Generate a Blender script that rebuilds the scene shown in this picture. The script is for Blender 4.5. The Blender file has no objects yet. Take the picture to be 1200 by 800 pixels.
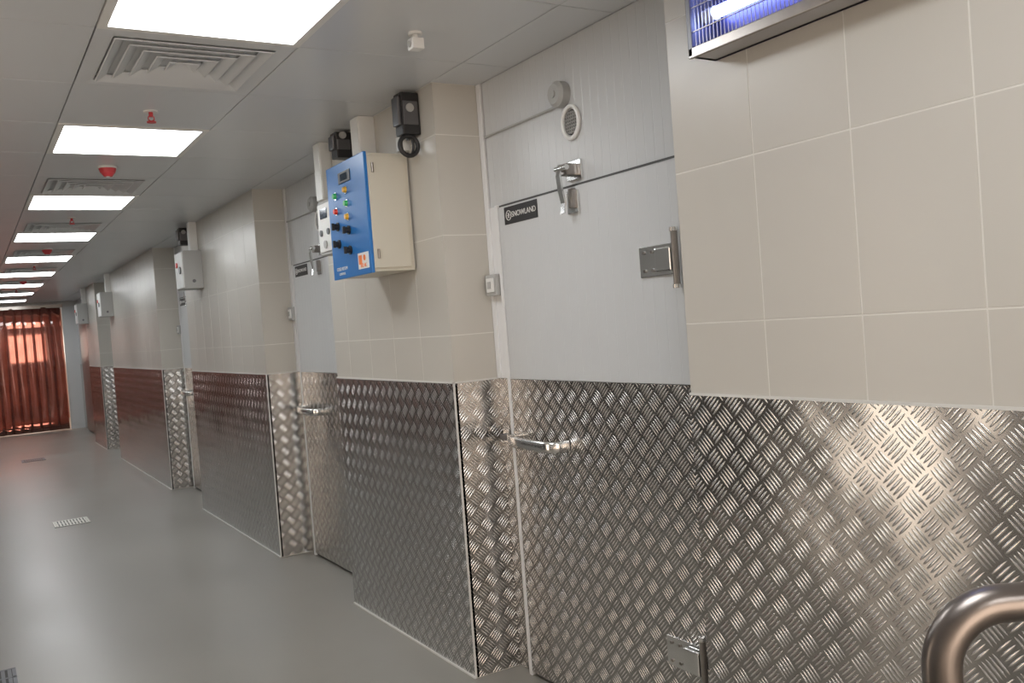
import bpy, math, random
from mathutils import Vector, Matrix
random.seed(4)
sc = bpy.context.scene
W = 1.735; R = 1.955; H = 2.5; CL = 1.25
XL = -1.35; YB = -2.9; YE = 19.5

# ------------------------------------------------------------------ materials
def newmat(name):
    m = bpy.data.materials.new(name); m.use_nodes = True
    nt = m.node_tree
    return m, nt, nt.nodes['Principled BSDF']

def link(nt, a, b): nt.links.new(a, b)

def mat(name, col, rough=0.5, metal=0.0, var=0.06, scale=8.0, bump=0.0, emis=None, es=0.0, trans=0.0, spec=0.5, rvar=0.0):
    m, nt, b = newmat(name)
    b.inputs['Roughness'].default_value = rough
    b.inputs['Metallic'].default_value = metal
    b.inputs['Specular IOR Level'].default_value = spec
    b.inputs['Transmission Weight'].default_value = trans
    g = nt.nodes.new('ShaderNodeNewGeometry')
    n = nt.nodes.new('ShaderNodeTexNoise')
    n.inputs['Scale'].default_value = scale; n.inputs['Detail'].default_value = 4
    link(nt, g.outputs['Position'], n.inputs['Vector'])
    mx = nt.nodes.new('ShaderNodeMix'); mx.data_type = 'RGBA'
    mx.inputs['A'].default_value = tuple(max(0, c*(1-var)) for c in col)+(1,)
    mx.inputs['B'].default_value = tuple(min(1, c*(1+var)) for c in col)+(1,)
    link(nt, n.outputs['Fac'], mx.inputs['Factor'])
    link(nt, mx.outputs['Result'], b.inputs['Base Color'])
    if bump > 0:
        bp = nt.nodes.new('ShaderNodeBump'); bp.inputs['Strength'].default_value = bump
        bp.inputs['Distance'].default_value = 0.01
        link(nt, n.outputs['Fac'], bp.inputs['Height']); link(nt, bp.outputs['Normal'], b.inputs['Normal'])
    if rvar > 0:
        mr = nt.nodes.new('ShaderNodeMapRange')
        mr.inputs['From Min'].default_value = .3; mr.inputs['From Max'].default_value = .7
        mr.inputs['To Min'].default_value = max(0.02, rough-rvar); mr.inputs['To Max'].default_value = rough+rvar
        link(nt, n.outputs['Fac'], mr.inputs['Value']); link(nt, mr.outputs['Result'], b.inputs['Roughness'])
    if emis:
        b.inputs['Emission Color'].default_value = tuple(emis)+(1,)
        b.inputs['Emission Strength'].default_value = es
    return m

def checker_plate(name):
    m, nt, b = newmat(name)
    def M(op, a, b_=None, c_=None, clamp=False):
        n = nt.nodes.new('ShaderNodeMath'); n.operation = op; n.use_clamp = clamp
        for i, v in enumerate((a, b_, c_)):
            if v is None: continue
            if isinstance(v, (int, float)): n.inputs[i].default_value = v
            else: link(nt, v, n.inputs[i])
        return n.outputs[0]
    g = nt.nodes.new('ShaderNodeNewGeometry')
    sp = nt.nodes.new('ShaderNodeSeparateXYZ'); link(nt, g.outputs['Position'], sp.inputs[0])
    s = M('ADD', M('ADD', sp.outputs[0], sp.outputs[1]), 50.0)
    t = sp.outputs[2]
    k = 1/(math.sqrt(2)*0.056)
    p = M('MULTIPLY', M('ADD', s, t), k); q = M('MULTIPLY', M('SUBTRACT', s, t), k)
    chk = M('MODULO', M('ADD', M('FLOOR', p), M('FLOOR', q)), 2.0)
    chk = M('GREATER_THAN', chk, 0.5)
    fp = M('FRACT', p); fq = M('FRACT', q)
    inv = M('SUBTRACT', 1.0, chk)
    a = M('ADD', M('MULTIPLY', fp, inv), M('MULTIPLY', fq, chk))
    c = M('ADD', M('MULTIPLY', fq, inv), M('MULTIPLY', fp, chk))
    l = M('DIVIDE', M('ABSOLUTE', M('SUBTRACT', a, 0.5)), 0.43)
    w = M('DIVIDE', M('ABSOLUTE', M('SUBTRACT', M('FRACT', M('MULTIPLY', c, 5.0)), 0.5)), 0.30)
    h = M('SUBTRACT', M('SUBTRACT', 1.0, M('MULTIPLY', w, w)), M('MULTIPLY', l, l), clamp=True)
    h = M('POWER', h, 0.6)
    nz = nt.nodes.new('ShaderNodeTexNoise'); nz.inputs['Scale'].default_value = 1.8; nz.inputs['Detail'].default_value = 2
    link(nt, g.outputs['Position'], nz.inputs['Vector'])
    hh = M('ADD', M('MULTIPLY', h, 0.0018), M('MULTIPLY', nz.outputs['Fac'], 0.026))
    bp = nt.nodes.new('ShaderNodeBump'); bp.inputs['Strength'].default_value = 1.0; bp.inputs['Distance'].default_value = 1.0
    link(nt, hh, bp.inputs['Height']); link(nt, bp.outputs['Normal'], b.inputs['Normal'])
    mx = nt.nodes.new('ShaderNodeMix'); mx.data_type = 'RGBA'
    mx.inputs['A'].default_value = (0.43, 0.42, 0.41, 1); mx.inputs['B'].default_value = (0.98, 0.97, 0.95, 1)
    link(nt, h, mx.inputs['Factor']); link(nt, mx.outputs['Result'], b.inputs['Base Color'])
    b.inputs['Metallic'].default_value = 1.0
    b.inputs['Roughness'].default_value = .19
    return m

def floor_mat():
    m, nt, b = newmat('concrete_floor')
    g = nt.nodes.new('ShaderNodeNewGeometry')
    n1 = nt.nodes.new('ShaderNodeTexNoise'); n1.inputs['Scale'].default_value = .8; n1.inputs['Detail'].default_value = 4
    n1.inputs['Roughness'].default_value = .5
    n2 = nt.nodes.new('ShaderNodeTexNoise'); n2.inputs['Scale'].default_value = 60; n2.inputs['Detail'].default_value = 3
    for n in (n1, n2): link(nt, g.outputs['Position'], n.inputs['Vector'])
    mx = nt.nodes.new('ShaderNodeMix'); mx.data_type = 'RGBA'
    mx.inputs['A'].default_value = (.185, .174, .152, 1); mx.inputs['B'].default_value = (.345, .328, .292, 1)
    link(nt, n1.outputs['Fac'], mx.inputs['Factor']); link(nt, mx.outputs['Result'], b.inputs['Base Color'])
    mr = nt.nodes.new('ShaderNodeMapRange'); mr.inputs['From Min'].default_value = .25; mr.inputs['From Max'].default_value = .75
    mr.inputs['To Min'].default_value = .28; mr.inputs['To Max'].default_value = .42
    link(nt, n1.outputs['Fac'], mr.inputs['Value']); link(nt, mr.outputs['Result'], b.inputs['Roughness'])
    bp = nt.nodes.new('ShaderNodeBump'); bp.inputs['Strength'].default_value = .12; bp.inputs['Distance'].default_value = .002
    link(nt, n2.outputs['Fac'], bp.inputs['Height']); link(nt, bp.outputs['Normal'], b.inputs['Normal'])
    return m

CHK = checker_plate('aluminium_checker_plate')
FLR = floor_mat()
TILE = mat('cream_wall_tile', (.55, .525, .475), .30, var=.025, scale=1.2)
GROUT = mat('tile_grout', (.72, .70, .65), .8)
WHITEP = mat('white_coated_panel', (.60, .61, .615), .32, var=.02)
WHITEF = mat('white_frame_pvc', (.78, .78, .78), .4, var=.02)
CEIL = mat('ceiling_tile_metal', (.64, .66, .68), .28, var=.03, scale=1.5)
SLAB = mat('ceiling_slab', (.3, .3, .3), .8)
LED = mat('led_diffuser', (.9, .9, .9), .5, emis=(.95, .98, 1.0), es=12.5)
CHROME = mat('polished_steel', (.75, .75, .74), .18, 1.0, var=.03)
STEEL = mat('brushed_steel', (.33, .305, .285), .30, 1.0, var=.15, scale=30)
TUBE = mat('trolley_steel_tube', (.21, .185, .17), .33, 1.0, var=.2, scale=20)
DARKST = mat('dark_steel', (.16, .16, .17), .4, .8)
ALU = mat('anodised_aluminium', (.5, .5, .52), .35, .7)
BLACK = mat('black_plastic', (.018, .018, .02), .4)
RUBBER = mat('grey_rubber_gasket', (.10, .10, .10), .7)
GREY = mat('grey_plastic', (.42, .42, .41), .45)
CREAMB = mat('cream_painted_steel', (.60, .565, .48), .4, var=.02)
BLUE = mat('blue_painted_steel', (.02, .17, .50), .3, var=.03)
WHT = mat('white_plastic', (.78, .78, .76), .4)
RED = mat('red_plastic', (.55, .05, .06), .4)
GRN = mat('green_lamp', (.03, .45, .12), .3)
YEL = mat('amber_lamp', (.75, .42, .03), .3)
REDL = mat('red_lamp', (.7, .04, .02), .3)
ORG = mat('orange_print', (.85, .22, .05), .5)
DISPL = mat('display_glass', (.03, .05, .08), .1)
PAINT = mat('painted_plaster_wall', (.54, .53, .51), .6)
DARKDOOR = mat('added_door_dark', (.02, .02, .022), .5)  # for the unseen dark door added to darken plate reflections
WARMW = mat('brown_lobby_wall', (.30, .14, .10), .6, var=.7, scale=1.5)
UV = mat('uv_tube', (.8, .85, 1), .3, emis=(.33, .42, 1.0), es=14.0)
UVDK = mat('killer_backplate', (.12, .12, .26), .35, .6)
GLOWW = mat('added_warm_glow_pane', (.9, .8, .7), .2, emis=(1.0, .82, .67), es=4.2)  # warm emitter for the window added behind the camera
GLOWD = mat('added_door_glow', (.9, .8, .7), .2, emis=(1.0, .85, .70), es=3.2)  # warm emitter for the door added on the unseen left wall
GLOWC = mat('lobby_window_glass', (.9, .85, .8), .2, emis=(1.0, .88, .78), es=5.5)
STRIP = mat('red_pvc_strip', (.38, .145, .11), .08, var=.45, scale=4, trans=.75, spec=.9)
DRAIN = mat('drain_grate_metal', (.72, .70, .64), .5, .1)
DRAIND = mat('drain_dark', (.05, .05, .045), .7)
SIL = mat('silicone_bead', (.66, .65, .62), .5)

# ------------------------------------------------------------------ mesh builder
class MB:
    def __init__(s): s.v = []; s.f = []; s.m = []; s.sm = []; s.mats = []
    def mi(s, m):
        if m not in s.mats: s.mats.append(m)
        return s.mats.index(m)
    def add(s, vs, fs, m, smooth=False, M=None):
        o = len(s.v)
        for v in vs:
            v = Vector(v)
            s.v.append(tuple(M @ v) if M else tuple(v))
        for f in fs:
            s.f.append([i+o for i in f]); s.m.append(s.mi(m)); s.sm.append(smooth)
    def box(s, x0, x1, y0, y1, z0, z1, m, b=0.0, M=None):
        if x0 > x1: x0, x1 = x1, x0
        if y0 > y1: y0, y1 = y1, y0
        if z0 > z1: z0, z1 = z1, z0
        if b <= 0:
            vs = [(x, y, z) for x in (x0, x1) for y in (y0, y1) for z in (z0, z1)]
            fs = [(0,1,3,2),(4,6,7,5),(0,4,5,1),(2,3,7,6),(0,2,6,4),(1,5,7,3)]
            s.add(vs, fs, m, M=M); return
        import bmesh
        bm = bmesh.new(); bmesh.ops.create_cube(bm, size=1)
        for v in bm.verts:
            v.co = Vector(((x0+x1)/2+v.co.x*(x1-x0), (y0+y1)/2+v.co.y*(y1-y0), (z0+z1)/2+v.co.z*(z1-z0)))
        bmesh.ops.bevel(bm, geom=list(bm.edges), offset=b, segments=2, affect='EDGES', profile=.7)
        bm.verts.index_update()
        s.add([v.co[:] for v in bm.verts], [[v.index for v in f.verts] for f in bm.faces], m, M=M)
        bm.free()
    def cyl(s, c, r, h, axis, m, n=24, r2=None, M=None):
        r2 = r if r2 is None else r2
        ax = {'x': 0, 'y': 1, 'z': 2}[axis]
        o1, o2 = (ax+1) % 3, (ax+2) % 3
        vs = []
        for k, rr in ((0, r), (h, r2)):
            for i in range(n):
                a = 2*math.pi*i/n; p = [0, 0, 0]
                p[ax] = c[ax]+k; p[o1] = c[o1]+rr*math.cos(a); p[o2] = c[o2]+rr*math.sin(a)
                vs.append(p)
        s.add(vs, [(i, (i+1) % n, n+(i+1) % n, n+i) for i in range(n)], m, True, M)
        s.add(vs, [list(range(n))[::-1], list(range(n, 2*n))], m, False, M)
    def sweep(s, path, sec, m, up=(0, 0, 1), smooth=True, closed=False):
        path = [Vector(p) for p in path]; n = len(sec); vs = []; up = Vector(up)
        L = len(path)
        for i, p in enumerate(path):
            if closed: t = (path[(i+1) % L]-path[i-1]).normalized()
            else: t = (path[min(i+1, L-1)]-path[max(i-1, 0)]).normalized()
            a = t.cross(up)
            if a.length < 1e-4: a = t.cross(Vector((0, 1, 0)))
            a.normalize(); b = a.cross(t).normalized()
            for (u, v) in sec: vs.append(p+a*u+b*v)
        fs = []
        for i in range(L if closed else L-1):
            j = (i+1) % L
            for k in range(n):
                k2 = (k+1) % n
                fs.append((i*n+k, i*n+k2, j*n+k2, j*n+k))
        s.add(vs, fs, m, smooth)
        if not closed: s.add(vs, [list(range(n))[::-1], [(L-1)*n+k for k in range(n)]], m, False)
    def tube(s, path, r, m, up=(0, 0, 1), closed=False, n=14):
        s.sweep(path, [(r*math.cos(2*math.pi*i/n), r*math.sin(2*math.pi*i/n)) for i in range(n)], m, up, True, closed)
    def obj(s, name, parent=None):
        me = bpy.data.meshes.new(name); me.from_pydata(s.v, [], s.f)
        for m in s.mats: me.materials.append(m)
        me.polygons.foreach_set('material_index', s.m)
        me.polygons.foreach_set('use_smooth', s.sm)
        me.update()
        import bmesh
        bm = bmesh.new(); bm.from_mesh(me); bmesh.ops.recalc_face_normals(bm, faces=bm.faces); bm.to_mesh(me); bm.free()
        o = bpy.data.objects.new(name, me); sc.collection.objects.link(o)
        if parent: o.parent = parent
        return o

def empty(name):
    e = bpy.data.objects.new(name, None); e.empty_display_size = .1
    sc.collection.objects.link(e); return e

def text(txt, y, z, x, size, m, parent, name, align='CENTER', depth=.0006):
    cu = bpy.data.curves.new(name, 'FONT'); cu.body = txt; cu.size = size; cu.extrude = depth
    cu.align_x = align; cu.align_y = 'CENTER'
    cu.materials.append(m)
    o = bpy.data.objects.new(name, cu); sc.collection.objects.link(o)
    o.matrix_world = Matrix(((0, 0, -1, x), (-1, 0, 0, y), (0, 1, 0, z), (0, 0, 0, 1)))
    if parent: o.parent = parent
    return o

# ------------------------------------------------------------------ room shell
b = MB(); b.box(XL-.2, 2.4, YB-.2, 23.2, -.12, 0, FLR); b.obj('floor')

YM = .6617
def ymod(k): return 3.04+YM*k
lightk = list(range(-7, 24, 3))
diffk = [-3, 0, 4, 7, 10, 13, 16, 19, 22]
xed = [XL, -.87, -.22, .43, 1.08, 1.73, 1.96]
b = MB()
b.box(XL-.2, 2.4, YB-.2, 23.2, H+.025, H+.15, SLAB)
k = -9
while ymod(k) < YE:
    for i in range(6):
        if i == 3 and (k in lightk or k in diffk): continue
        y0 = max(ymod(k)+.002, YB); y1 = min(ymod(k+1)-.002, YE+.1)
        b.box(xed[i]+.002, xed[i+1]-.002, y0, y1, H, H+.02, CEIL, .0015)
    k += 1
b.obj('ceiling')

blocks = [(YB, 1.893), (3.32, 4.69), (6.034, 8.35), (9.76, 13.27), (14.6, 16.0)]
wall = empty('wall_right')
core = MB(); tl = MB(); cl = MB()
core.box(R+.01, 2.3, YB, YE+.1, 0, H, WHITEP)
rows = [CL, 1.447, 1.866, 2.285, H]
g2 = .002
for bi, (y0, y1) in enumerate(blocks):
    core.box(W+.0010, R+.012, y0+.0010, y1-.0010, 0, H, GROUT)
    cols = []
    if bi == 0:
        y = y1
        while y > y0: cols.append((max(y-.29, y0), y)); y -= .29
    else:
        y = y0
        while y < y1-.01: cols.append((y, min(y+.29, y1))); y += .29
    for (a, c) in cols:
        if c-a < .02: continue
        for r in range(4):
            tl.box(W, W+.012, a+g2, c-g2, rows[r]+g2, rows[r+1]-g2, TILE, .0006)
    for yy, s in ((y0, 1), (y1, -1)):
        if bi == 0 and s == 1: continue
        for r in range(4):
            tl.box(W+.001, R, yy, yy+s*.012, rows[r]+g2, rows[r+1]-g2, TILE, .0006)
        cl.box(W-.002, R, yy-s*.002, yy+s*.012, 0.004, CL-.003, CHK)
    cl.box(W-.004, W+.012, y0-.002, y1+.002, 0.004, CL-.003, CHK)
    core.box(W-.006, W+.01, y0, y1, CL-.004, CL+.003, SIL)
    core.box(W-.006, R, y0-.004, y0+.01, CL-.004, CL+.003, SIL)
    core.box(W-.006, W+.001, y0-.004, y0+.003, 0.002, CL, SIL)
    core.box(W-.010, W+.002, y0, y1, 0, .008, SIL)
core.obj('panel_core', wall); tl.obj('wall_tiles', wall); cl.obj('checker_plate_cladding', wall)

b = MB()
b.box(XL-.15, XL, YB-.15, YE+.1, 0, H, PAINT)
b.box(XL, XL+.006, YB, 2.9, 0, CL, CHK); b.box(XL, XL+.006, 5.4, YE, 0, CL, CHK)
b.obj('wall_left')
b = MB()
b.box(XL, XL+.05, 3.0, 3.08, 0, 2.1, STEEL); b.box(XL, XL+.05, 3.72, 3.8, 0, 2.1, STEEL); b.box(XL, XL+.05, 3.0, 3.8, 2.1, 2.18, STEEL)
b.box(XL+.002, XL+.02, 3.08, 3.72, 0.01, 2.1, GLOWD)  # added glowing pane, gives the plates a warm streak to reflect
b.obj('door_6')
b = MB()
b.box(XL+.001, XL+.04, 3.95, 5.15, .01, 2.1, DARKDOOR, .004)  # unseen dark slab, added so the near plates reflect a dark band
b.box(XL, XL+.05, 3.88, 3.95, 0, 2.16, STEEL); b.box(XL, XL+.05, 5.15, 5.22, 0, 2.16, STEEL); b.box(XL, XL+.05, 3.88, 5.22, 2.1, 2.17, STEEL)
b.cyl((XL+.04, 4.05, 1.0), .02, .05, 'x', CHROME)
b.obj('door_7')
b = MB()
b.box(XL-.15, 2.3, YB-.15, YB, 0, H, PAINT); b.obj('wall_back')
b = MB()
b.box(-1.3, 1.68, YB, YB+.06, .02, .08, STEEL); b.box(-1.3, 1.68, YB, YB+.06, 2.3, 2.38, STEEL)
for xx in (-1.3, -.33, .64, 1.6): b.box(xx, xx+.08, YB, YB+.06, .08, 2.3, STEEL)
b.box(-1.25, 1.63, YB+.002, YB+.02, .05, 2.33, GLOWW)  # added glowing pane out of view, warm fill for the recess side faces
b.obj('added_glow_window')

b = MB()
b.box(XL-.15, 2.3, YE, YE+.12, 2.40, H, PAINT)
b.box(1.70, 2.3, YE, YE+.12, 0, 2.4, WHITEP)
b.box(XL-.15, 2.3, 23.0, 23.12, 0, H, WARMW)
b.box(XL-.15, XL, YE, 23.0, 0, H, PAINT); b.box(2.15, 2.3, YE, 23.0, 0, H, PAINT)
b.obj('wall_end')
b = MB()
b.box(.9, 1.6, 22.95, 22.99, 1.35, 1.95, GLOWC); b.box(.84, 1.66, 22.94, 23.0, 1.30, 1.35, WHT); b.box(.84, 1.66, 22.94, 23.0, 1.95, 2.0, WHT)
b.box(.84, .9, 22.94, 23.0, 1.35, 1.95, WHT); b.box(1.6, 1.66, 22.94, 23.0, 1.35, 1.95, WHT)
b.obj('window_2')
b = MB()
b.box(XL+.02, 1.72, YE-.08, YE-.045, 2.38, 2.44, STEEL)
x = XL+.03; i = 0
while x < 1.60:
    w = .2; yb = YE-.03-(.025 if i % 2 else 0)
    n = 12; vs = []; fs = []
    ph = random.uniform(0, 6)
    zs = [0.015, .3, .7, 1.1, 1.5, 2.0, 2.4]
    for zi, z in enumerate(zs):
        for j in range(n+1):
            u = j/n
            xx = x+u*w
            yy = yb-.030*math.sin(math.pi*u)+.014*math.sin(ph+zi*1.0+u*4)
            vs.append((xx, yy, z))
    for zi in range(len(zs)-1):
        for j in range(n):
            a = zi*(n+1)+j; fs.append((a, a+1, a+n+2, a+n+1))
    b.add(vs, fs, STRIP, True)
    x += .155; i += 1
o = b.obj('strip_curtain')
so = o.modifiers.new('thickness', 'SOLIDIFY'); so.thickness = .003

# ------------------------------------------------------------------ ceiling fixtures
for k in lightk:
    y0, y1 = ymod(k)+.012, ymod(k+1)-.012
    b = MB(); x0, x1 = .442, 1.068; t = .018
    b.box(x0-.010, x0+t, y0-.010, y1+.010, H-.004, H+.02, WHT); b.box(x1-t, x1+.010, y0-.010, y1+.010, H-.004, H+.02, WHT)
    b.box(x0+t, x1-t, y0-.010, y0+t, H-.004, H+.02, WHT); b.box(x0+t, x1-t, y1-t, y1+.010, H-.004, H+.02, WHT)
    b.box(x0+t, x1-t, y0+t, y1-t, H+.002, H+.012, LED)
    b.obj('led_ceiling_panel')
for k in diffk:
    y0, y1 = ymod(k)+.003, ymod(k+1)-.003; x0, x1 = .433, 1.077
    cx, cy = (x0+x1)/2, (y0+y1)/2; b = MB()
    b.box(x0, x1, y0, y1, H+.018, H+.024, CEIL)
    ri = .265
    b.box(x0, cx-ri, y0, y1, H, H+.018, CEIL); b.box(cx+ri, x1, y0, y1, H, H+.018, CEIL)
    b.box(cx-ri, cx+ri, y0, cy-ri, H, H+.018, CEIL); b.box(cx-ri, cx+ri, cy+ri, y1, H, H+.018, CEIL)
    for j in range(5):
        ro = .262-.052*j; r2 = ro-.038
        vs = []
        for (rr, z) in ((ro, H-.005), (r2, H+.013), (r2, H+.010), (ro-.004, H-.008)):
            vs += [(cx-rr, cy-rr, z), (cx+rr, cy-rr, z), (cx+rr, cy+rr, z), (cx-rr, cy+rr, z)]
        fs = []
        for a in range(3):
            for q in range(4): fs.append((a*4+q, a*4+(q+1) % 4, a*4+4+(q+1) % 4, a*4+4+q))
        for q in range(4): fs.append((12+q, 12+(q+1) % 4, (q+1) % 4, q))
        b.add(vs, fs, CEIL)
    b.obj('ceiling_air_diffuser')

def sprinkler(x, y):
    b = MB()
    b.cyl((x, y, H-.006), .030, .0055, 'z', WHT); b.cyl((x, y, H-.025), .009, .021, 'z', RED, 12)
    b.tube([(x-.010, y, H-.023), (x-.013, y, H-.035), (x, y, H-.046)], .0025, RED, up=(0, 1, 0), n=8)
    b.tube([(x+.010, y, H-.023), (x+.013, y, H-.035), (x, y, H-.046)], .0025, RED, up=(0, 1, 0), n=8)
    b.cyl((x, y, H-.050), .019, .005, 'z', RED)
    b.obj('sprinkler_head')
def detector(x, y):
    b = MB()
    b.cyl((x, y, H-.012), .050, .0115, 'z', WHT); b.cyl((x, y, H-.036), .038, .024, 'z', RED, r2=.046)
    b.cyl((x, y, H-.055), .022, .019, 'z', RED, r2=.036); b.cyl((x, y, H-.059), .010, .005, 'z', WHT)
    b.obj('smoke_detector')
sprinkler(.763, 4.06); detector(.755, 5.35); sprinkler(.77, 7.42); detector(.76, 9.6)
sprinkler(.76, 11.4); detector(.76, 13.6); sprinkler(.76, 15.4)
b = MB()
b.cyl((1.40, 2.77, H-.010), .024, .0095, 'z', WHT); b.cyl((1.40, 2.77, H-.024), .009, .016, 'z', WHT)
b.box(1.378, 1.422, 2.748, 2.792, H-.060, H-.022, WHT, .006); b.cyl((1.372, 2.77, H-.042), .011, .008, 'x', GREY)
b.obj('ceiling_motion_sensor')

# ------------------------------------------------------------------ cold-room doors
def ribbed(b, x, y0, y1, z0, z1, m, sp=.046, d=.0018, g=.004, thick=.02):
    ys = [(y0, 0)]
    y = y0+sp
    while y < y1-.01:
        ys += [(y-g, 0), (y-g*.3, 1), (y+g*.3, 1), (y+g, 0)]; y += sp
    ys.append((y1, 0))
    vs = []
    for z in (z0, z1):
        for (yy, q) in ys: vs.append((x+(d if q else 0), yy, z))
    n = len(ys)
    fs = [(i, i+1, n+i+1, n+i) for i in range(n-1)]
    b.add(vs, fs, m)
    b.box(x+d+.0005, x+thick, y0, y1, z0, z1, m)
    b.box(x, x+thick, y0, y0+.001, z0, z1, m); b.box(x, x+thick, y1-.001, y1, z0, z1, m)
    b.box(x, x+thick, y0, y1, z1-.001, z1, m)

def door(D, idx, yn, yc, full=True):
    e = empty('door_%d' % idx)
    l0, l1 = 2.085+D, 3.185+D
    X = 1.93
    f = MB()
    ribbed(f, R-.003, yn+.002, yc-.04, 1.973, H-.001, WHITEP, d=.0010, g=.003)
    f.box(R-.012, R+.01, yc-.035, yc-.002, CL, H-.001, WHITEF, .002)
    f.box(R-.006, R+.01, l1+.024, yc-.036, CL, 1.972, WHITEF)
    f.box(X-.003, R+.01, l1+.002, l1+.024, 0.0, 1.972, WHITEF, .003)
    f.box(X+.006, R+.005, yn+.01, l1+.001, 1.9605, 1.969, RUBBER)
    f.box(R-.006, R+.01, l1+.025, yc-.002, .003, CL-.002, CHK)
    f.box(R-.006, R+.01, yn+.002, l0-.006, .003, CL-.002, CHK)
    f.box(R-.006, R+.01, yn+.002, l0-.006, CL, 1.96, WHITEF)
    f.obj('frame', e)
    g = MB()
    ribbed(g, X, l0, l1, CL, 1.96, WHITEP, sp=.0533, d=.0007, g=.002, thick=.03)
    g.box(X-.001, R+.004, l0, l1, .02, CL-.002, CHK)
    g.box(X+.012, R+.004, l0, l1, .003, .02, RUBBER)
    g.obj('leaf', e)
    h = MB()
    for zc in (1.65, .36):
        h.box(X-.006, X-.0005, 2.125+D, 2.30+D, zc-.05, zc+.05, CHROME, .002)
        h.box(X-.028, X-.006, 2.125+D, 2.20+D, zc-.038, zc+.038, CHROME, .005)
        h.cyl((X-.022, 2.108+D, zc-.085), .011, .17, 'z', STEEL, 16)
        h.cyl((X-.022, 2.108+D, zc-.095), .014, .012, 'z', CHROME, 16); h.cyl((X-.022, 2.108+D, zc+.083), .014, .012, 'z', CHROME, 16)
        for yy in (2.235, 2.275):
            for dz in (-.03, .03): h.cyl((X-.010, yy+D, zc+dz), .006, .005, 'x', STEEL, 10)
    h.obj('hinges', e)
    a = MB()
    z = 1.005
    a.box(X-.012, X-.001, 3.06+D, 3.175+D, z-.03, z+.03, CHROME, .003)
    a.box(X-.052, X-.010, 3.10+D, 3.165+D, z-.022, z+.022, CHROME, .006)
    a.box(R-.03, R-.006, 3.225+D, 3.275+D, z-.03, z+.03, CHROME, .004)
    a.box(R-.055, R-.030, 3.16+D, 3.26+D, z-.012, z+.012, DARKST, .003)
    sec = [(-.006, -.022), (.006, -.022), (.010, -.014), (.010, .014), (.006, .022), (-.006, .022), (-.010, .014), (-.010, -.014)]
    pts = [(X-.045, 3.15+D, z), (X-.062, 3.12+D, z), (X-.074, 3.07+D, z)]
    for q in range(9): pts.append((X-.078-.004*math.sin(q/8*math.pi), 3.05+D-.2*q/8, z-.004*q/8))
    pts += [(X-.072, 2.822+D, z-.005), (X-.058, 2.802+D, z-.005), (X-.034, 2.796+D, z-.005), (X-.004, 2.796+D, z-.005)]
    a.sweep(pts, sec, CHROME, smooth=True)
    a.obj('lever_handle', e)
    t = MB(); yl = 2.655+D
    t.box(R-.014, R-.004, yl-.045, yl+.045, 1.985, 2.055, CHROME, .002)
    t.box(R-.060, R-.012, yl-.024, yl+.024, 2.0, 2.042, STEEL, .005)
    t.box(X-.010, X-.001, yl-.040, yl+.025, 1.862, 1.945, CHROME, .002)
    t.box(X-.028, X-.008, yl-.033, yl-.008, 1.88, 1.95, STEEL, .003)
    t.cyl((R-.067, yl-.034, 2.026), .010, .068, 'y', CHROME, 14)
    t.sweep([(R-.067, yl+.005, 2.038), (R-.078, yl+.006, 2.0), (R-.075, yl+.004, 1.95), (R-.066, yl+.002, 1.90), (R-.074, yl, 1.862)],
            [(-.012, -.004), (.012, -.004), (.012, .004), (-.012, .004)], CHROME, up=(1, 0, 0), smooth=False)
    t.obj('top_latch', e)
    p = MB(); zc = 2.306; yy = 2.70+D
    p.cyl((R-.035, yy, zc), .048, .032, 'x', GREY, 32); p.cyl((R-.048, yy, zc), .036, .013, 'x', GREY, 32, r2=.048)
    p.cyl((R-.052, yy, zc), .014, .004, 'x', GREY, 16)
    p.tube([(R-.012, yy+.03, zc-.03), (R-.012, yy+.06, zc-.036), (R-.012, yc-.05, zc-.036)], .005, GREY, n=8)
    p.obj('round_sounder', e)
    v = MB(); yv = 2.655+D; zv = 2.195
    v.tube([(R-.010, yv+.05*math.cos(t_*math.pi/16), zv+.058*math.sin(t_*math.pi/16)) for t_ in range(32)], .0085, WHT, up=(1, 0, 0), closed=True, n=8)
    v.cyl((R-.006, yv, zv), .046, .003, 'x', BLACK, 28)
    for q in range(-3, 4):
        hh = math.sqrt(max(0, .042**2-(q*.012)**2))
        v.box(R-.010, R-.006, yv-hh, yv+hh, zv+q*.012-.0012, zv+q*.012+.0012, GREY)
        v.box(R-.011, R-.006, yv+q*.012-.0012, yv+q*.012+.0012, zv-hh, zv+hh, GREY)
    v.obj('relief_vent', e)
    s = MB(); sh = -.035+D
    s.box(X-.003, X-.0003, 2.925+sh, 3.17+sh, 1.882, 1.953, BLACK, .001)
    s.tube([(X-.004, 3.135+sh+.019*math.cos(t_*math.pi/12), 1.9175+.019*math.sin(t_*math.pi/12)) for t_ in range(24)], .0016, WHT, up=(1, 0, 0), closed=True, n=6)
    for q in range(3):
        an = q*math.pi/3
        s.tube([(X-.004, 3.135+sh+.013*math.cos(an), 1.9175+.013*math.sin(an)), (X-.004, 3.135+sh-.013*math.cos(an), 1.9175-.013*math.sin(an))], .0012, WHT, up=(1, 0, 0), n=6)
    s.obj('name_plate', e)
    text('SNOWLAND', 3.023+sh, 1.9175, X-.0035, .031, WHT, e, 'name_plate_lettering')
    w = MB()
    w.box(R-.045, R-.006, yc-.105, yc-.02, 1.60, 1.69, GREY, .006); w.box(R-.052, R-.044, yc-.09, yc-.035, 1.615, 1.675, WHT, .004)
    w.box(R-.056, R-.051, yc-.075, yc-.05, 1.63, 1.66, GREY, .002)
    w.obj('surface_switch', e)

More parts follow.
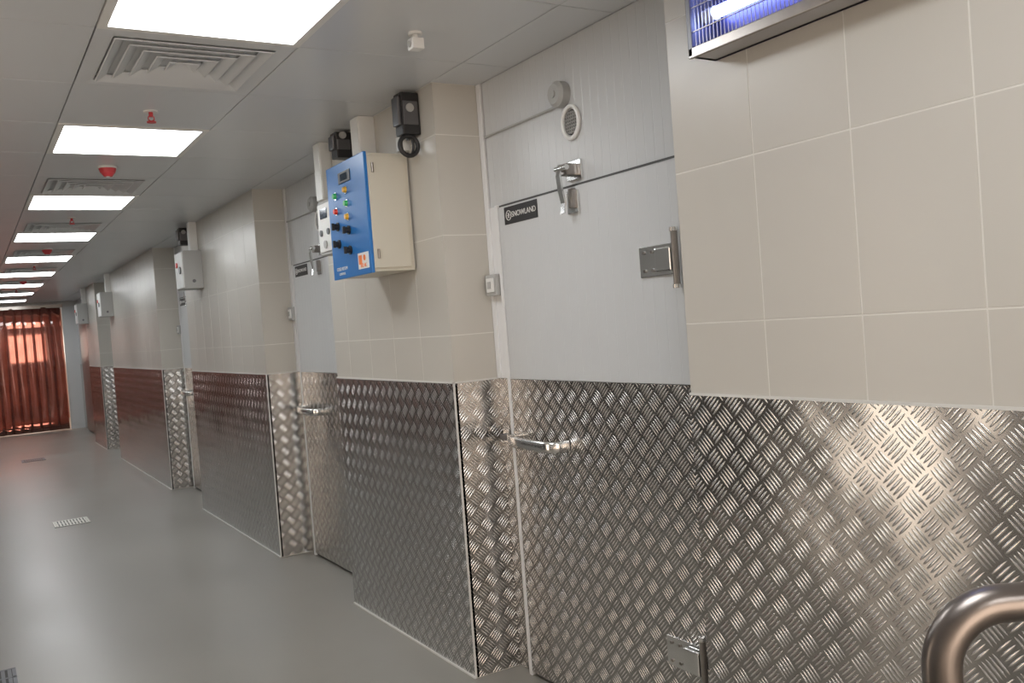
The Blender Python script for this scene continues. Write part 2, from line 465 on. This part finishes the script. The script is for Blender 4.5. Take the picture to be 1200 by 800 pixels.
door(0, 1, 1.893, 3.32)
door(2.714, 2, 4.69, 6.034)
door(6.44, 3, 8.35, 9.76)
door(11.28, 4, 13.27, 14.6)
b = MB()
b.box(R-.06, R+.005, 16.3, 18.6, .03, 2.1, STEEL, .004); b.box(R-.09, R+.005, 16.1, 18.9, 2.14, 2.22, CHROME, .004)
b.box(R-.09, R-.06, 16.4, 16.43, .8, 1.3, CHROME, .004); b.cyl((R-.05, 16.6, 2.10), .04, .03, 'x', DARKST, 20)
b.cyl((R-.05, 18.3, 2.10), .04, .03, 'x', DARKST, 20)
b.obj('door_5')
b = MB(); b.box(R-.004, R+.01, 16.0, YE, 0.002, CL, CHK); b.obj('trim_1')

# ------------------------------------------------------------------ electrical control panel
e = empty('electrical_control_panel')
b = MB(); x0 = 1.532; YP = 4.03
b.box(x0, W-.012, 3.583, YP, 1.745, 2.255, CREAMB, .004)
b.box(W-.014, W-.0005, 3.60, YP-.02, 1.76, 2.24, GREY)
b.box(x0-.001, W-.03, 3.575, 3.585, 1.76, 2.24, CREAMB, .003)
for zz in (1.82, 2.19): b.cyl((x0+.02, 3.572, zz-.02), .006, .04, 'z', STEEL, 10)
b.obj('enclosure', e)
b = MB(); xf = x0-.016
b.box(xf, x0-.001, 3.578, YP+.005, 1.74, 2.26, BLUE, .004)
b.box(xf-.004, xf, 3.74, 3.88, 2.165, 2.215, BLACK, .002); b.box(xf-.006, xf-.003, 3.77, 3.85, 2.175, 2.205, DISPL)
def pl(y, z, m, r=.014):
    b.cyl((xf-.004, y, z), r+.004, .004, 'x', CHROME, 18); b.cyl((xf-.016, y, z), r*.8, .013, 'x', m, 18, r2=r)
def kn(y, z):
    b.cyl((xf-.006, y, z), .020, .006, 'x', BLACK, 20); b.cyl((xf-.022, y, z), .014, .016, 'x', BLACK, 20); b.box(xf-.032, xf-.020, y-.004, y+.004, z-.016, z+.016, BLACK)
for (yy, zz, m) in ((3.93, 2.12, GRN), (3.80, 2.13, YEL), (3.80, 2.07, GRN), (3.80, 2.01, YEL), (3.93, 2.05, REDL)): pl(yy, zz, m)
for (yy, zz) in ((3.80, 1.95), (3.93, 1.90), (3.80, 1.86), (3.93, 1.98)): kn(yy, zz)
b.box(xf-.0015, xf, 3.60, 3.72, 1.765, 1.835, WHT)
b.box(xf-.0025, xf-.001, 3.675, 3.71, 1.785, 1.825, ORG); b.cyl((xf-.003, 3.645, 1.812), .013, .002, 'x', ORG, 16)
b.obj('front_door', e)
text('BELAK', 3.66, 1.779, xf-.002, .024, ORG, e, 'label_lettering')
text('COLD ROOM', 3.92, 1.785, xf-.001, .022, WHT, e, 'caption_a'); text('CONTROL', 3.92, 1.762, xf-.001, .016, WHT, e, 'caption_b')

b = MB()
b.box(1.60, W-.0005, 4.20, 4.42, 1.89, 2.16, GREY, .006); b.box(1.592, 1.601, 4.215, 4.405, 1.905, 2.145, WHT, .004)
b.box(1.588, 1.593, 4.27, 4.36, 2.07, 2.12, DISPL); b.cyl((1.585, 4.26, 2.0), .016, .01, 'x', DARKST, 18); b.cyl((1.585, 4.36, 2.0), .016, .01, 'x', DARKST, 18)
b.cyl((1.585, 4.31, 1.94), .02, .01, 'x', GREY, 18)
b.obj('meter_box')

def alarm(y, z0=2.30, ring=True):
    b = MB()
    b.box(W-.085, W-.001, y, y+.075, z0+.01, H-.012, BLACK, .008)
    b.box(W-.10, W-.083, y+.008, y+.067, z0+.05, H-.03, DARKST, .006)
    b.box(W-.080, W-.012, y-.006, y+.001, z0+.05, H-.05, DARKST, .003)
    b.cyl((W-.05, y-.012, z0+.12), .018, .01, 'y', GREY, 16)
    if ring:
        b.tube([(W-.054+.042*math.cos(q*math.pi/16), y+.02, z0-.035+.042*math.sin(q*math.pi/16)) for q in range(32)], .010, BLACK, up=(0, 1, 0), closed=True, n=10)
        b.tube([(W-.054+.028*math.cos(q*math.pi/16), y+.034, z0-.03+.048*math.sin(q*math.pi/16)) for q in range(32)], .006, BLACK, up=(0, 1, 0), closed=True, n=8)
        b.cyl((W-.05, y+.03, z0-.01), .008, .03, 'z', BLACK, 10)
    return b.obj('emergency_light_unit')
alarm(3.445); alarm(4.22, 2.35, False)
def trunk(y0, y1, z0, z1, d=.06):
    b = MB(); b.box(W-d, W-.0005, y0, y1, z0, z1, WHT, .003); b.box(W-d-.004, W-d+.001, y0+.006, y1-.006, z0+.002, z1-.002, WHT, .002); b.obj('cable_trunking')
trunk(3.93, 4.03, 2.262, H-.001, .08); trunk(4.52, 4.62, 2.2, H-.001)
trunk(3.56, 3.62, 2.265, 2.33, .04)

def gbox(y0, z0, z1, wdt=.3, dpt=.15):
    b = MB()
    b.box(W-dpt, W-.0005, y0, y0+wdt, z0, z1, GREY, .006); b.box(W-dpt-.008, W-dpt+.001, y0+.01, y0+wdt-.01, z0+.01, z1-.01, WHT, .004)
    b.cyl((W-dpt-.018, y0+wdt*.3, (z0+z1)/2), .03, .012, 'x', DARKST, 20); b.cyl((W-dpt-.018, y0+wdt*.7, (z0+z1)/2+.05), .022, .012, 'x', REDL, 20)
    b.cyl((W-dpt*.5, y0-.006, z0+.06), .014, .008, 'y', DARKST, 14)
    b.obj('junction_box')
gbox(7.62, 1.945, 2.255); trunk(7.72, 7.80, 2.256, H-.001); alarm(8.0, 2.33, False)
gbox(12.8, 1.93, 2.25); trunk(12.9, 12.98, 2.252, H-.001)
gbox(15.6, 1.93, 2.25); trunk(15.7, 15.78, 2.252, H-.001)

# ------------------------------------------------------------------ insect killer lamp
e = empty('insect_killer_lamp')
b = MB(); xa, xb, ya, yb_, za, zb = 1.645, W-.001, 1.05, 1.709, 2.13, 2.44
b.box(xb-.012, xb, ya, yb_, za, zb, UVDK)
b.box(xa, xb, ya, yb_, za, za+.014, ALU, .002); b.box(xa-.006, xa+.004, ya, yb_, za-.004, za+.022, STEEL, .002)
b.box(xa, xb, ya, yb_, zb-.014, zb, STEEL, .002); b.box(xa-.004, xa+.004, ya, yb_, zb-.028, zb, DARKST, .002)
for yy in (ya, yb_-.016): b.box(xa-.006, xb, yy, yy+.016, za, zb, DARKST, .002)
b.obj('housing', e)
b = MB()
for zz in (2.235, 2.35):
    b.cyl((1.695, ya+.05, zz), .015, yb_-ya-.1, 'y', UV, 16)
    b.cyl((1.695, ya+.016, zz), .018, .036, 'y', WHT, 16); b.cyl((1.695, yb_-.05, zz), .018, .034, 'y', WHT, 16)
b.obj('uv_tubes', e)
b = MB(); y = ya+.022
while y < yb_-.02:
    b.box(xa+.001, xa+.003, y, y+.0014, za+.02, zb-.02, STEEL); y += .0125
for zz in (2.19, 2.25, 2.31, 2.37): b.box(xa-.002, xa+.001, ya+.01, yb_-.01, zz, zz+.002, STEEL)
b.obj('wire_grille', e)

# ------------------------------------------------------------------ floor drains
def drain(x, y, w, d, m=DRAIN):
    b = MB(); b.box(x-w/2, x+w/2, y-d/2, y+d/2, 0.0005, .003, DRAIND)
    b.box(x-w/2, x+w/2, y-d/2, y-d/2+.016, .001, .005, m); b.box(x-w/2, x+w/2, y+d/2-.016, y+d/2, .001, .005, m)
    b.box(x-w/2, x-w/2+.016, y-d/2, y+d/2, .001, .005, m); b.box(x+w/2-.016, x+w/2, y-d/2, y+d/2, .001, .005, m)
    n = 11
    for i in range(1, n):
        xx = x-w/2+w*i/n; b.box(xx-.008, xx+.008, y-d/2+.01, y+d/2-.01, .002, .0045, m)
    b.box(x-w/2, x+w/2, y-.008, y+.008, .002, .005, m)
    b.obj('floor_drain')
drain(.70, 8.8, .28, .3); drain(.74, 14.5, .3, .35, DARKST); drain(-.05, 4.82, .3, .28, DARKST)

# ------------------------------------------------------------------ platform trolley
b = MB()
O = Vector((.911, .615, 0)); d = Vector((.853, -.522, 0)); nrm = Vector((-.522, -.853, 0))
zt = 1.137; rb = .07; Wd = .50
path = [O+Vector((0, 0, .22)), O+Vector((0, 0, .6)), O+Vector((0, 0, zt-rb-.02))]
for i in range(11):
    a = math.pi/2*i/10; path.append(O+d*(rb-rb*math.cos(a))+Vector((0, 0, zt-rb+rb*math.sin(a))))
for i in range(11):
    a = math.pi/2*(1-i/10); path.append(O+d*(Wd-rb+rb*math.cos(a))+Vector((0, 0, zt-rb+rb*math.sin(a))))
path += [O+d*Wd+Vector((0, 0, zt-rb-.02)), O+d*Wd+Vector((0, 0, .6)), O+d*Wd+Vector((0, 0, .22))]
b.tube(path, .0215, TUBE, up=tuple(nrm), n=28)
b.tube([O+Vector((0, 0, .55)), O+d*Wd+Vector((0, 0, .55))], .012, TUBE)
T = Matrix(((d.x, nrm.x, 0, O.x), (d.y, nrm.y, 0, O.y), (0, 0, 1, 0), (0, 0, 0, 1)))
b.box(-.03, Wd+.03, -.03, .8, .17, .22, DARKST, .01, M=T)
for (u, v) in ((.04, .05), (Wd-.04, .05), (.04, .7), (Wd-.04, .7)):
    b.cyl((u-.015, v, .055), .055, .03, 'x', BLACK, 20, M=T); b.box(u-.025, u-.018, v-.02, v+.02, .05, .17, STEEL, M=T); b.box(u+.018, u+.025, v-.02, v+.02, .05, .17, STEEL, M=T)
    b.box(u-.025, u+.025, v-.02, v+.02, .12, .17, STEEL, M=T)
b.obj('platform_trolley')

# ------------------------------------------------------------------ light / world
w = bpy.data.worlds.new('World'); sc.world = w; w.use_nodes = True
w.node_tree.nodes['Background'].inputs[0].default_value = (.6, .62, .65, 1)
w.node_tree.nodes['Background'].inputs[1].default_value = .3
la = bpy.data.lights.new('lobby_fill_light', 'AREA'); la.energy = 110; la.size = 1.0; la.color = (1, .82, .68)  # added warm fill behind the curtain, no fixture modelled
lo = bpy.data.objects.new('lobby_fill_light', la); lo.location = (.5, 21.2, 2.45); sc.collection.objects.link(lo)

# ------------------------------------------------------------------ camera
cam = bpy.data.cameras.new('camera'); cam.sensor_width = 36; cam.lens = 31.5; cam.clip_start = .02
co = bpy.data.objects.new('camera', cam); sc.collection.objects.link(co)
th = math.radians(31.47); pt = math.atan(26.2/1050); ro = .075
F = Vector((math.sin(th)*math.cos(pt), math.cos(th)*math.cos(pt), -math.sin(pt)))
r0 = Vector((math.cos(th), -math.sin(th), 0)); u0 = r0.cross(F)
Rr = r0*math.cos(ro)-u0*math.sin(ro); U = r0*math.sin(ro)+u0*math.cos(ro)
co.matrix_world = Matrix(((Rr.x, U.x, -F.x, 0), (Rr.y, U.y, -F.y, 0), (Rr.z, U.z, -F.z, 1.497), (0, 0, 0, 1)))
sc.camera = co
sc.view_settings.view_transform = 'Standard'
sc.view_settings.exposure = 0.0
